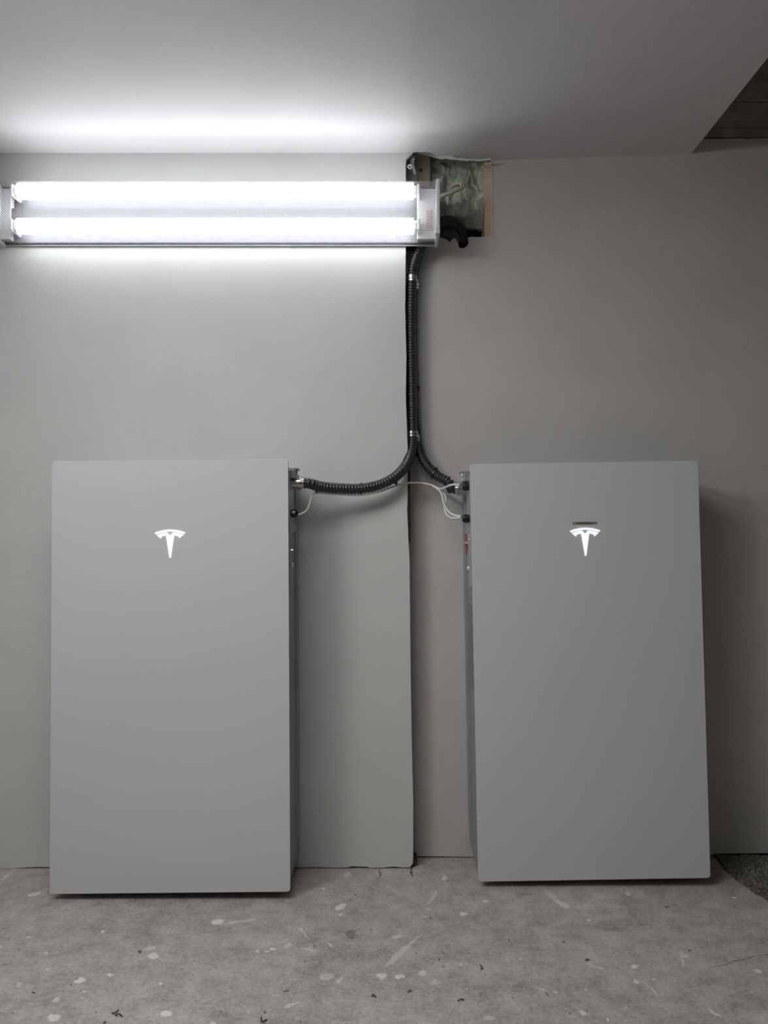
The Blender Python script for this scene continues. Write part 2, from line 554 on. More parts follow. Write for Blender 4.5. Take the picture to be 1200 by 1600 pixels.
pr += [(3.3, 0.0), (at(1500, 1330, YR).x, at(1500, 1332, YR).z), (at(1200, 1332, YR).x, at(1200, 1333, YR).z), (at(1118, 1334, YR).x, 0.012), (at(1105, 1337, YR).x, 0.004), (at(735, 1338, YR).x, 0.003), (at(690, 1338, YR).x, 0.004)]
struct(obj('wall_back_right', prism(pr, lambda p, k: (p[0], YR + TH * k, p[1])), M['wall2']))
struct(obj('wall_back_right_cavity', bx(-0.1, 0.36, YR + 0.11, YR + 0.12, 1.4, 2.3), M['void']))
struct(obj('wall_back_right_sill', bx(-0.05, 3.3, YR + TH + 0.001, YR + 0.09, -0.02, 0.06), M['void']))
# raised rim of torn paint and paper round the lower edge of the hole
rim = [at(x, y, YR - 0.0015) for x, y in [(711, 386), (715, 387.5), (719, 390), (724, 390), (730, 386), (734, 379), (732.5, 373)]]
struct(obj('wall_back_right_torn_edge', sweep(rim, 0.0016, 6, 0.003), M['paper']))

rim = [at(x, y, YR - 0.0008) for x, y in [(740, 371.2), (752, 371.2), (764, 371.5), (768, 367.5), (768.9, 330), (769, 300), (768.4, 262), (768.6, 251)]]
struct(obj('wall_back_right_cut_edge', sweep(rim, 0.0013, 6, 0.004), M['chip']))

# low ceiling: level over the left wall, rising a little towards its free edge
xk = at(634, 239, 0).x


def zceil(x):
    if x <= xk:
        return ZC
    if x <= 0.31:
        return ZC + 0.014 * (x - xk) / (0.31 - xk)
    return ZC + 0.014 + (ZC2 - ZC - 0.014) * (x - 0.31) / (XS - 0.31)


def yback(px, py):
    """Depth at which the ceiling board's underside is seen at this pixel."""
    s_, c_ = math.sin(PITCH), math.cos(PITCH)
    u = 800 - py
    d = Vector((px - 600, F * c_ - u * s_, F * s_ + u * c_))
    z = ZC
    for _ in range(6):
        t_ = (z - CAMZ) / d.z
        z = zceil(t_ * d.x)
    return d.x * t_, CAMY + d.y * t_


torn = [(636, 238.6), (645, 238.2), (652, 237.4), (658, 237.8), (666, 237.2), (672, 238), (677, 241), (681, 243.5), (686, 245.2), (691, 244.4), (697, 245.0), (703, 244.2), (708, 245), (711, 247.2), (716, 248.6), (722, 248.3), (730, 249.5), (738, 249.2), (746, 250), (755, 249.6), (762, 249), (767, 248.2)]
tp = [yback(*p) for p in torn]
stn = [(XL - 0.02, 0.012), (xk - 0.004, 0.012)] + tp + [(tp[-1][0] + 0.002, YR + 0.02), (0.31 if tp[-1][0] < 0.30 else tp[-1][0] + 0.01, YR + 0.02), (0.6, YR + 0.02), (XS, YR + 0.02)]
bm = bmesh.new()
cols = []
for x, y in stn:
    z = zceil(x)
    cols.append([bm.verts.new(c) for c in ((x, y, z), (x, -3.24, z), (x, -3.24, z + 0.013), (x, y, z + 0.013))])
for a, b in zip(cols, cols[1:]):
    for i in range(4):
        bm.faces.new((a[i], a[(i + 1) % 4], b[(i + 1) % 4], b[i]))
bm.faces.new(cols[0])
bm.faces.new(cols[-1][::-1])
struct(obj('ceiling', bm, M['ceil']))
struct(obj('ceiling_side', bx(XS - 0.02, XS - 0.0005, -3.24, YR - 0.001, ZC2 + 0.0135, ZTOP), M['ceil']))
struct(obj('ceiling_front_face', bx(XL, XS - 0.02, -3.24, -3.22, ZC2 + 0.0135, ZTOP), M['ceil']))
# torn paper facing hanging from the broken back edge of the ceiling board
low = [(767, 250), (755, 251.2), (746, 251.8), (738, 250.6), (730, 251.5), (722, 250.5), (714, 250), (709, 249.2), (703, 249), (697, 247.8), (690, 249), (683, 247.5), (678, 245.5), (673, 244.2), (668, 242.5), (660, 240.3), (652, 240)]
pp = [(at(x, y - 1.2, 0.03).x, at(x, y - 1.2, 0.03).z) for x, y in torn[2:]] + [(at(x, y, 0.03).x, at(x, y, 0.03).z) for x, y in low]
struct(obj('ceiling_torn_edge', prism(pp, lambda p, k: (p[0], 0.03 + 0.001 * k, p[1])), M['paper']))
struct(obj('ceiling_upper', bx(-4, 3.4, -6.5, 0.3, ZTOP, ZTOP + 0.05), M['darkboard']))
struct(obj('wall_left', bx(XL - 0.1, XL, -3.24, 0.0, 0.014, ZC2 + 0.5), M['sidewall']))
struct(obj('wall_far_left', bx(-3.9, -3.8, -6.5, -0.2, -0.1, ZTOP), M['sidewall']))
struct(obj('wall_right', bx(3.3, 3.4, -6.5, 0.3, -0.1, ZTOP), M['darkboard']))
struct(obj('wall_front', bx(-4, 3.4, -6.5, -6.4, -0.1, ZTOP), M['sidewall']))

# rough dark boards above the right-hand wall
ys = [216.0, 198.5, 156.5, 60, 20]
zs = [at(1100, y, YR).z for y in ys]
descr = ['narrow dark rough board directly on top of the right wall', 'wide dark board, middle of the three above the right wall', 'uppermost dark board beside the slanting ceiling edge']
for i in range(3):
    bm = bx(XS + 0.004, 3.28, YR + 0.004 + 0.004 * (i % 2), YR + 0.045, zs[i] + (0.006 if i == 0 else 0.0012), zs[i + 1] - 0.0012)
    tag(obj('wall_board', bm, M['darkboard'], bevel=0.0015), descr[i], 'board', 'dark boards above the right wall')
struct(obj('wall_back_upper', bx(XS - 0.3, 3.3, YR + 0.046, YR + 0.06, zt - 0.05, ZTOP), M['void']))
# pale flake on the top edge of the right wall
t = obj('paint_flake', prism([(at(x, y, YR - .001).x, at(x, y, YR - .001).z) for x, y in [(1158, 212), (1163, 210), (1175, 211.5), (1190, 213), (1186, 214.5), (1170, 214), (1161, 214)]], lambda p, k: (p[0], YR + 0.0035 - 0.003 * k, p[1])), simple('grey_dust', (0.22, 0.21, 0.19), 0.9))
tag(t, 'thin grey flake of paint along the bottom of the dark boards', 'paint flake')

# ------------------------------------------------------------------ inside the hole
def lump(x, z):
    v = Vector((x * 16, z * 13, 3.1))
    return noise.noise(v) * 0.026 + noise.ridged_multi_fractal(Vector((x * 26 + 4, z * 17, 1.7)), 1.0, 2.0, 3, 1.0, 2.0) * 0.012 + noise.noise(v * 5) * 0.003


bm = bmesh.new()
NX, NZ = 90, 110
x0, x1 = at(672, 300, YR + .04).x, at(759, 300, YR + .04).x
z0, z1 = at(700, 374, YR + .04).z, ZC2 + 0.06
g = []
for j in range(NZ + 1):
    row = []
    for i in range(NX + 1):
        x, z = x0 + (x1 - x0) * i / NX, z0 + (z1 - z0) * j / NZ
        # batt pushed back at the lower end, where the black opening is
        d = math.hypot((x - at(730, 362, .11).x) / 0.052, (z - at(730, 366, .11).z) / 0.040)
        back = 0.055 * max(0.0, min(1.0, 1.6 - d))
        y = YR + 0.052 - lump(x, z) + back
        if i == 0 or i == NX:
            y += 0.03
        row.append(bm.verts.new((x, y, z)))
    g.append(row)
hc = at(733, 364, .11)
for j in range(NZ):
    for i in range(NX):
        c = (g[j][i].co + g[j + 1][i + 1].co) / 2
        d = math.hypot((c.x - hc.x) / 0.046, (c.z - hc.z) / 0.036) + noise.noise(Vector((c.x * 60, c.z * 60, 0))) * 0.25
        if d > 1.0:
            bm.faces.new((g[j][i], g[j][i + 1], g[j + 1][i + 1], g[j + 1][i]))
bmesh.ops.delete(bm, geom=[v for v in bm.verts if not v.link_faces], context='VERTS')
ex = bmesh.ops.extrude_face_region(bm, geom=bm.faces[:])
for v in [e for e in ex['geom'] if isinstance(e, bmesh.types.BMVert)]:
    v.co.y = YR + 0.108
tag(obj('insulation_batt', bm, M['insul'], smooth=True), 'crumpled grey-green insulation filling the square hole in the wall', 'insulation')

# studs
def wbox(px0, py0, px1, py1, y, d):
    a, b = at(px0, py0, y), at(px1, py1, y)
    return bx(a.x, b.x, y, y + d, b.z, a.z)


st = obj('wall_stud', wbox(756.5, 222, 775, 385, YR + TH + 0.001, 0.05), M['stud'], bevel=0.002)
tag(st, 'bare pine stud along the right side of the wall hole', 'stud')
st = obj('wood_block', wbox(650, 222, 672.5, 330, YR + 0.015, 0.05), M['block'], bevel=0.002)
tag(st, 'square tan wood block above the fixture end, left of the insulation', 'wood block')
bm = bmesh.new()
kp = at(657.5, 266, YR + .0148)
cyl(bm, kp, kp + Vector((0, -0.0006, 0)), 0.006, 0.006, 18)
kn = obj('knot', bm, simple('dark_knot', (0.20, 0.15, 0.10), 0.8), st)

# crumpled metal strap in the slot between the two walls
t = thing('metal_strap', 'folded galvanised metal strapping squeezed between left wall edge and wood block', 'strapping', at(641, 300, YR))


def local(o, par):
    o.location = -par.location
    o.parent = par
    return o


for k, (a, b, c, d) in enumerate([((636, 239), (635.5, 320), (640, 252), 0.02), ((642, 239), (640, 262), (640.5, 250), 0.012), ((646, 240), (644, 256), (645, 249), 0.006)]):
    pa, pb, pc = at(*a, 0.03 + d), at(*b, 0.03 + d), at(*c, 0.02 + d)
    bm = bmesh.new()
    for p, q in ((pa, pc), (pc, pb)):
        vs = [bm.verts.new(p + Vector((sx * 0.0042, sy, 0))) for sx, sy in ((-1, 0), (1, -0.004), (1, -0.0025), (-1, 0.0015))]
        ws = [bm.verts.new(q + Vector((sx * 0.0042, sy, 0))) for sx, sy in ((-1, 0), (1, -0.004), (1, -0.0025), (-1, 0.0015))]
        for i in range(4):
            bm.faces.new((vs[i], vs[(i + 1) % 4], ws[(i + 1) % 4], ws[i]))
        bm.faces.new(vs)
        bm.faces.new(ws[::-1])
    local(obj('fold', bm, M['sheet'], t), t)
pa, pb = at(633, 232, 0.068), at(651, 325, 0.068)
local(obj('backing_plate', bx(pa.x, pb.x, 0.066, 0.068, pb.z, pa.z), M['sheet'], t), t)
bm = bmesh.new()
pa = at(640, 260.5, 0.012)
cyl(bm, pa + Vector((0, 0.008, 0)), pa, 0.0075, 0.0068, 20)
hd = local(obj('bolt', bm, M['chrome'], t, smooth=False), t)
bm = bmesh.new()
cyl(bm, pa + Vector((0, 0.0, 0)), pa + Vector((0, -0.001, 0)), 0.003, 0.0025, 12)
o = obj('bolt_hole', bm, M['ink'], hd)
tri = [(641, 255), (648, 257), (645, 268), (650, 282), (646, 282), (640, 268)]
local(obj('tongue', prism([(at(x, y, YR).x, at(x, y, YR).z) for x, y in tri], lambda p, k: (p[0], YR - 0.035 + 0.001 * k + (1.90 - p[1]) * 0.1, p[1])), M['sheet'], t), t)

# black rubber hose end low in the hole
hs = [at(676, 352, YR + .03), at(688, 349, YR + .012), at(702, 347, YR + .012), at(714, 354, YR + .03), at(721, 366, YR + .045), at(723, 384, YR + .055)]
t = obj('black_hose', sweep(hs, lambda s: 0.0185, 20, 0.005), simple('black_rubber', (0.018, 0.017, 0.02), 0.5), smooth=True)
tag(t, 'thick black hose bending down inside the bottom of the wall hole', 'hose')
# black sheathing flap under the hose
fp = [(684, 356), (708, 356), (716, 364), (719, 376), (716, 380), (707, 371), (700, 371.5), (690, 370)]
t = obj('sheathing_flap', prism([(at(x, y, YR + .014).x, at(x, y, YR + .014).z) for x, y in fp], lambda p, k: (p[0], YR + 0.016 + 0.001 * k, p[1])), simple('dark_grey_membrane', (0.045, 0.042, 0.046), 0.6))
tag(t, 'dark grey membrane flap below the black hose', 'membrane')
# small box part seen between the fixture cap and insulation
t = obj('junction_bracket', wbox(684, 314, 697.5, 341, YR + 0.02, 0.02), simple('dull_dark_metal', (0.16, 0.14, 0.15), 0.4, metal=0.5, var=0.4, vscale=60), bevel=0.002)
tag(t, 'small dull metal bracket behind the right end cap of the light', 'bracket')

# cream supply cable, looping out of the hole into the fixture
c1 = [(672, 318, -.02), (684, 313, -.01), (694, 306, .0), (706, 301, .01), (716, 295.5, .02), (721, 291, .03), (720, 287, .035), (715, 286.5, .04), (707, 291, .06), (699, 300, .09)]
t = obj('supply_cable', sweep([at(a, b, YR + c - 0.03) for a, b, c in c1], 0.0042, 12, 0.003), M['cream'], smooth=True)
tag(t, 'cream supply cable looping from wall hole into light, upper strand', 'cable', 'cream cables at the light fixture')
c2 = [(672, 313, -.01), (684, 308.5, .0), (694, 303.5, .0), (704, 302.5, .004), (712, 299, .01), (722, 294, .02), (724, 289, .028), (718, 284.5, .04), (710, 287, .055), (701, 296, .1)]
t = obj('supply_cable', sweep([at(a, b, YR + c - 0.022) for a, b, c in c2], 0.0042, 12, 0.003), M['cream'], smooth=True)
tag(t, 'cream supply cable looping widest to the right in wall hole', 'cable', 'cream cables at the light fixture')

# ------------------------------------------------------------------ the wall light
FX0, FX1, FZ0, FZ1, FY = -1.078, 0.153, 1.7535, 1.9085, -0.086
lt = thing('fluorescent_light', 'long white twin-tube fluorescent fixture with prismatic lens on the wall', 'light fixture', ((FX0 + FX1) / 2, 0, FZ0))


def lp(name, bm, mat, **k):
    return local(obj(name, bm, mat, lt, **k), lt)


# housing: shallow tray against the wall, top flange extended to shade wall and ceiling
hpf = [(-0.001, FZ0 + 0.004), (-0.001, FZ1 - 0.001), (-0.042, FZ1 - 0.001), (-0.042, FZ1 - 0.003), (-0.018, FZ1 - 0.008), (-0.014, FZ1 - 0.012), (-0.014, FZ0 + 0.016), (-0.014, FZ0 + 0.006), (-0.012, FZ0 + 0.004)]
lp('housing', prism(hpf, lambda p, k: (FX0 + 0.004 + (FX1 - FX0 - 0.012) * k, p[0], p[1])), M['reflector'])
# ballast cover between the tubes
bc = [(-0.014, 1.806), (-0.014, 1.856), (-0.036, 1.848), (-0.036, 1.814)]
lp('ballast_cover', prism(bc, lambda p, k: (FX0 + 0.01 + (FX1 - FX0 - 0.03) * k, p[0], p[1])), M['reflector'])
# wraparound lens: an open folded sheet with real thickness
pro = [(-0.006, FZ1), (-0.068, FZ1), (-0.079, FZ1 - 0.003), (FY + 0.001, FZ1 - 0.010), (FY, FZ1 - 0.022), (FY - 0.001, FZ0 + 0.035), (FY + 0.001, FZ0 + 0.020), (FY + 0.007, FZ0 + 0.008), (-0.070, FZ0 + 0.003), (-0.006, FZ0)]
bm = bmesh.new()
NS = 70
rows = []
for i in range(NS + 1):
    x = FX0 + (FX1 - 0.006 - FX0) * i / NS
    dip = 0.0015 * math.sin(x * 5.0) - 0.0035 * math.exp(-((x - at(443, 384, 0).x) / 0.016) ** 2)
    rows.append([bm.verts.new((x, y, z + (dip if z < FZ0 + 0.01 else 0))) for y, z in pro])
for a, b in zip(rows, rows[1:]):
    for i in range(len(pro) - 1):
        bm.faces.new((a[i], b[i], b[i + 1], a[i + 1]))
ln = lp('lens', bm, M['lens'])
# lens return lip at the wall side
bm = sweep([Vector((FX0, -0.082, FZ0 + 0.0155)), Vector(((FX0 + FX1) / 2, -0.082, FZ0 + 0.0145)), Vector((FX1 - 0.008, -0.082, FZ0 + 0.0155))], 0.0012, 6, 0.05)
lp('lens_rib', bm, M['fixture'])
bm = bx(FX0, FX1 - 0.01, -0.008, -0.001, FZ0 - 0.0010, FZ0 + 0.0006)
lp('lens_ledge', bm, simple('grey_ledge', (0.5, 0.5, 0.48), 0.5))
for xa, xb in ((FX1 - 0.0085, FX1 + 0.0005), (FX0 - 0.012, FX0)):
    ep = [(0, FZ1 + 0.006), (-0.072, FZ1 + 0.006), (-0.084, FZ1 + 0.002), (-0.089, FZ1 - 0.008), (-0.089, FZ0 + 0.018), (-0.083, FZ0 + 0.004), (-0.07, FZ0 - 0.002), (0, FZ0 - 0.004)]
    e = lp('end_cap', prism(ep, lambda p, k: (xa + (xb - xa) * k, p[0], p[1])), M['cap'], bevel=0.0015)
lp('cap_hook', bx(FX1 - 0.012, FX1 + 0.001, -0.092, -0.07, FZ0 + 0.001, FZ0 + 0.020), M['cap'], bevel=0.002)
for zc in (at(300, 299.5, -0.055).z, at(300, 354, -0.055).z):
    bm = bmesh.new()
    xl, xr = at(30, 300, -0.055).x, at(646, 300, -0.055).x
    cyl(bm, (xl, -0.056, zc), (xr, -0.056, zc), 0.0215, n=28)
    lp('tube', bm, M['tube'], smooth=False)
    for xa, xb in ((xr, xr + 0.010), (xl - 0.010, xl)):
        bm = bmesh.new()
        cyl(bm, (xa, -0.053, zc), (xb, -0.053, zc), 0.0165, n=24)
        lp('tube_end', bm, M['sheet'])
    for xa, xb in ((xr + 0.011, xr + 0.018), (xl - 0.018, xl - 0.011)):
        lp('lamp_holder', bx(xa, xb, -0.072, -0.014, zc - 0.016, zc + 0.016), M['fixture'], bevel=0.002)
for pa_, pb_ in ((651.5, 683), (-4, 22)):  # white plates added behind the lens to brighten its dim ends
    lp('end_bright_plate', bx(at(pa_, 330, -.02).x, at(pb_, 330, -.02).x, -0.0385, -0.0185, FZ0 + 0.006, FZ1 - 0.005), M['fixture'], bevel=0.001)
lp('ballast_label', bx(at(666, 330, -.03).x, at(676, 330, -.03).x, -0.0397, -0.0386, 1.785, 1.842), M['ballast'])


# ------------------------------------------------------------------ the two battery units
W, H, TG = 0.609, 1.099, 0.012       # front panel


def rounded(w, h, r, n=5):
    pts = []
    for cx, cz, a0 in ((w / 2 - r, h - r, 0), (-w / 2 + r, h - r, 90), (-w / 2 + r, r, 180), (w / 2 - r, r, 270)):
        for k in range(n + 1):
            a = math.radians(a0 + 90 * k / n)
            pts.append((cx + r * math.cos(a), cz + r * math.sin(a)))
    return pts


S = 1.65e-3       # metres per photo pixel on the front panel
EMB_BAND = [(-24, 4.7), (-18, 2.7), (-12, 1.2), (-6, .3), (0, 0), (6, .3), (12, 1.2), (18, 2.7), (24, 4.7), (21.8, 7.0), (16, 5.3), (11, 4.1), (5.5, 3.3), (0, 3.1), (-5.5, 3.3), (-11, 4.1), (-16, 5.3), (-21.8, 7.0)]
EMB_T = [(-20.9, 8.3), (-16, 6.7), (-11, 5.4), (-4.8, 4.4), (0, 9.6), (4.8, 4.4), (11, 5.4), (16, 6.7), (20.9, 8.3), (14.2, 13.8), (13.6, 11.2), (11.5, 10.0), (6.5, 9.1), (5.6, 13), (0.9, 44), (-.9, 44), (-5.6, 13), (-6.5, 9.1), (-11.5, 10.0), (-13.6, 11.2), (-14.2, 13.8)]


def battery(label, px_c, py_b, yfront, ywall, tilt, side, epx):
    """side = +1: cables leave on the right flank, -1: on the left flank."""
    base = at(px_c, py_b, yfront)
    t = thing('wall_battery', label, 'battery unit', (base.x, yfront, base.z), 'wall batteries with glowing front emblems')
    t.rotation_euler = (0, tilt, 0)
    D = ywall - yfront

    def part(name, bm, mat, par=None, **k):
        return obj(name, bm, mat, par or t, **k)

    part('front_panel', prism(rounded(W, H, 0.009), lambda p, k: (p[0], TG * k, p[1])), M['glass'], bevel=0.0014, segs=2)
    # body: tapered at the bottom so that the panel overhangs it
    ins = 0.006
    bin_ = 0.003
    side_prof = [(TG, 0.004), (TG, H - 0.018), (D * 0.55, H - 0.020), (D - 0.004, H - 0.024), (D - 0.002, H - 0.03), (D - 0.002, 0.055), (D - 0.02, 0.03)]
    part('body', prism(side_prof, lambda p, k: ((k * 2 - 1) * (W / 2 - 0.006 + 0.009 * p[0] / D), p[0], p[1])), M['body'], bevel=0.003)
    s = side
    X = s * (W / 2 - ins)
    XB = s * (W / 2 - bin_)

    def sb(xa, xb, y0, y1, za, zb):
        a, b = sorted((XB + s * xa, XB + s * xb))
        return bx(a, b, y0, y1, za, zb)

    zf = lambda px, py, y: at(px, py, y).z - base.z       # heights from the photo
    qx = 458 if side > 0 else 727
    zt_ = lambda py, y: zf(qx, py, yfront + y)
    # wiring bay cover and flank panels
    part('wiring_cover', sb(0, 0.003, TG + 0.004, D * 0.62, zt_(818, .06), zt_(742, .06)), M['bodyr'], bevel=0.0015)
    # rear rail carrying the unit
    part('mounting_rail', sb(-0.02, 0.0070, D * 0.72, D - 0.004, 0.07, H - 0.045), M['body'], bevel=0.002)
    # top lug with its clamp screw
    lug = part('top_bracket', sb(-0.01, 0.016, TG + 0.03, D * 0.55, zt_(750, .07), zt_(736, .07)), M['body'], bevel=0.0015)
    part('bracket_lip', sb(-0.004, 0.023, TG + 0.03, D * 0.55, zt_(736, .07), zt_(733.5, .07)), M['bodyr'], lug, bevel=0.0008)
    bm = bmesh.new()
    cyl(bm, (X + s * 0.019, 0.075, zt_(741, .07)), (X + s * 0.019, 0.075, zt_(735, .07)), 0.0045, n=6)
    cyl(bm, (X + s * 0.019, 0.075, zt_(752, .07)), (X + s * 0.019, 0.075, zt_(741, .07)), 0.0028, n=12)
    part('screw', bm, M['chrome'], lug)
    bm = bx(*sorted((X + s * 0.010, X + s * 0.026)), 0.062, 0.088, zt_(750, .07), zt_(744, .07))
    part('screw_clamp', bm, M['sheet'], lug, bevel=0.001)
    # conduit connector
    yc = 0.075
    zc = zt_(757.0, yc) if s > 0 else zt_(761, yc + .02)
    if s < 0:
        yc = 0.105
    bm = bmesh.new()
    cyl(bm, (X - s * 0.01, yc, zc), (X + s * 0.028, yc, zc), 0.0165, n=28)
    cyl(bm, (X + s * 0.000, yc, zc), (X + s * 0.004, yc, zc), 0.020, n=6)
    cyl(bm, (X + s * 0.026, yc, zc), (X + s * 0.032, yc, zc), 0.0185, n=28)
    cyl(bm, (X + s * 0.032, yc, zc), (X + s * 0.040, yc, zc), 0.0150, 0.0138, n=28)
    part('conduit_connector', bm, M['steel'], bevel=0.0006)
    # black cable glands
    gl = [(804, 0.055)] if s > 0 else [(807.5, 0.045), (757.5, 0.045)]
    for py, yg in gl:
        zg = zt_(py, yg)
        bm = bmesh.new()
        cyl(bm, (X - s * 0.01, yg, zg), (X + s * 0.006, yg, zg), 0.0125, n=6)
        cyl(bm, (X + s * 0.006, yg, zg), (X + s * 0.010, yg, zg), 0.0100, n=24)
        cyl(bm, (X + s * 0.010, yg, zg), (X + s * 0.019, yg, zg), 0.0120, n=10)
        cyl(bm, (X + s * 0.019, yg, zg), (X + s * 0.0255, yg, zg), 0.0115, 0.0070, n=24)
        part('cable_gland', bm, M['blackplastic'], bevel=0.0006)
    # sloping shoulder under the wiring bay
    za, zb = zt_(829, .09), zt_(818, .09)
    shp = [(0, za - 0.012), (0.006, za - 0.004), (0.0045, zb), (0, zb + 0.002)]
    part('shoulder', prism(shp, lambda p, k: (XB + s * p[0], TG + 0.02 + (D * 0.85 - TG - 0.02) * k, p[1])), M['bodyr'])
    # long switch plate low on the flank
    z0_, z1_ = zt_(914 if s > 0 else 914, .06), zt_(860 if s > 0 else 832, .06)
    pl_ = part('switch_plate', sb(0.0, 0.005 if s > 0 else 0.007, TG + 0.008, 0.075, z0_, z1_), M['bodyr'] if s < 0 else M['body'], bevel=0.002)
    bm = bmesh.new()
    zs_ = zt_(886, .05)
    cyl(bm, (XB + s * 0.006, 0.05, zs_), (XB + s * 0.0115, 0.05, zs_), 0.009, 0.0075, n=20)
    part('switch_knob', bm, M['sheet'], pl_)
    bm = bmesh.new()
    zs_ = zt_(861 if s > 0 else 840, .04)
    cyl(bm, (XB + s * 0.004, 0.035, zs_), (XB + s * 0.0105, 0.035, zs_), 0.003, n=10)
    part('plate_screw', bm, M['chrome'], pl_)
    if s < 0:
        w0 = part('warning_sticker', sb(0.0, 0.0062, 0.100, 0.150, zt_(863, .12), zt_(847, .12)), M['red'])
        w1 = part('warning_sticker', sb(0.0, 0.0062, 0.100, 0.150, zt_(843, .12), zt_(832, .12)), M['red'])
        w0['label'] = 'red lower warning sticker'
        w1['label'] = 'red upper warning sticker'
        part('sticker_tab', sb(0.0, 0.0105, 0.085, 0.152, zt_(846.5, .12), zt_(844, .12)), M['stick'])
        part('switch_slot', sb(0.004, 0.0078, 0.066, 0.0752, zt_(859, .07), zt_(847, .07)), M['ink'])
        part('rating_label', sb(0.0, 0.0036, 0.035, 0.118, zt_(1072, .07), zt_(944, .07)), M['print'])
    # two feet carrying the unit on the floor
    for sx in (-1, 1):
        zfoot = -base.z + sx * (W / 2 - 0.08) * math.tan(tilt)
        part('foot', bx(sx * (W / 2 - 0.08) - 0.03, sx * (W / 2 - 0.08) + 0.03, 0.07, D - 0.02, zfoot, 0.031), M['blackplastic'])
    # glowing emblem, standing a hair off the glass
    e0 = at(epx[0], epx[1], yfront)
    rx = (e0.x - base.x)
    rz = (e0.z - base.z)
    ct, sn = math.cos(tilt), math.sin(tilt)
    lx, lz = rx * ct - rz * sn, rx * sn + rz * ct
    if True:
        em = part('emblem', prism([(lx + x * S * epx[2], lz - y * S * epx[2]) for x, y in EMB_T], lambda p, k: (p[0], -0.0016 * k, p[1])), M['emblem'])
        part('emblem_arc', prism([(lx + x * S * epx[2], lz - y * S * epx[2]) for x, y in EMB_BAND], lambda p, k: (p[0], -0.0016 * k, p[1])), M['emblem'], em)
    if s < 0:
        zz = lz + 9.2 * S
        np_ = part('name_strip', bx(lx - 20 * S, lx + 20 * S, -0.0006, 0, zz - 4.1 * S, zz + .4 * S), M['plate'])
        cu = bpy.data.curves.new('lettering', 'FONT')
        cu.body = 'POWERWALL 3'
        cu.size, cu.align_x, cu.extrude, cu.offset = 0.0066, 'CENTER', 0.0002, 0.0001
        cu.space_character = 1.06
        tmp = bpy.data.objects.new('lettering_curve', cu)
        C.objects.link(tmp)
        bpy.context.view_layer.update()
        me = bpy.data.meshes.new_from_object(tmp.evaluated_get(bpy.context.evaluated_depsgraph_get()))
        bpy.data.objects.remove(tmp)
        me.materials.clear()
        me.materials.append(M['ink'])
        tx = bpy.data.objects.new('lettering', me)
        C.objects.link(tx)
        tx.parent = np_
        tx.rotation_euler = (PI / 2, 0, 0)
        tx.location = (lx + 1 * S, -0.0009, zz - 3.3 * S)
    t['_'] = 0
    del t['_']
    return t, X, Vector((X + s * 0.036, yc, zc))


bpy.context.view_layer.update()
YF1, YF2 = -0.193, -0.122
b1, X1, e1 = battery('brighter left wall battery, plain grey panel with white glowing T emblem', 265.5, 1395.2, YF1, -0.001, -0.0095 * -1 * -1, 1, (266, 827.6, 1.0))
b2, X2, e2 = battery('darker right wall battery with red stickers on its left flank', 929, 1374.8, YF2, YR - 0.001, -0.016, -1, (914, 824.6, 1.03))
bpy.context.view_layer.update()
E1 = b1.matrix_world @ e1
E2 = b2.matrix_world @ e2

# ------------------------------------------------------------------ conduits
PIT = 0.0088


def ribs(r, amp):
    def f(s):
        ph = (s / PIT) % 1.0
        return r + amp * math.tanh(2.5 * math.sin(2 * PI * ph)) 
    return f


m1 = [(668, 372, .034), (660, 384, .034), (651, 400, .034), (645, 418, .034), (643, 436, .034), (641.8, 480, .034), (642, 540, .034), (643.2, 600, .034), (644.3, 660, .034), (644.5, 690, .030), (641, 712, .014), (631, 732, -.018), (613, 748, -.040), (590, 758.5, -.050), (562, 763.5, -.062), (530, 763, -.078), (500, 760, -.095)]
pts = [at(a, b, c - 0.009) for a, b, c in m1]
pts += [E1 + Vector((0.02, 0, -0.001)), E1]
cnd = obj('flexible_conduit', sweep(pts, ribs(0.0139, 0.0010), 24, PIT / 8), M['conduit'], smooth=True)
tag(cnd, 'black ribbed conduit sweeping from ceiling light to the left battery', 'conduit', 'black ribbed conduits')
m2 = [(664, 372, .060), (655, 395, .061), (647, 425, .061), (645.0, 480, .061), (645.5, 560, .061), (648, 640, .061), (650.5, 675, .058), (653.5, 697, .045), (660, 716, .035), (670, 731, .022), (684, 744, .006), (700, 753, -.006)]
pts2 = [at(a, b, c - 0.006) for a, b, c in m2]
pts2 += [E2 + Vector((-0.015, 0, 0.0025)), E2]
cnd2 = obj('flexible_conduit', sweep(pts2, ribs(0.0130, 0.0017), 24, PIT / 8), M['conduit'], smooth=True)
tag(cnd2, 'black ribbed conduit curving down to the right battery', 'conduit', 'black ribbed conduits')


def band(p, d, r, w, n=24):
    """A ring of width w round a tube of radius r at p, axis d."""
    bm = bmesh.new()
    d = Vector(d).normalized()
    cyl(bm, Vector(p) - d * w / 2, Vector(p) + d * w / 2, r, n=n)
    return bm


def strap(px, py, y, label):
    p = at(px, py, y)
    t = thing('conduit_strap', label, 'strap', p, 'metal straps holding the black conduits')
    bm = bmesh.new()
    # two raised steel bands and the flat saddle between them
    for dz in (0.0065, -0.0065):
        cyl(bm, (0, 0, dz - 0.0022), (0, 0, dz + 0.0022), 0.0162, n=28)
    o = obj('saddle', bm, M['chrome'], t)
    bm = bmesh.new()
    cyl(bm, (0, 0, -0.0045), (0, 0, 0.0045), 0.0157, n=28)
    obj('saddle_web', bm, M['steel'], t)
    obj('mounting_tab', bx(0.012, 0.021, 0.006, 0.0125, -0.026, 0.001), M['sheet'], t, bevel=0.001)
    bm = bmesh.new()
    cyl(bm, (0.0175, 0.006, -0.015), (0.0175, 0.001, -0.015), 0.0038, n=12)
    obj('screw', bm, M['chrome'], t)
    return t


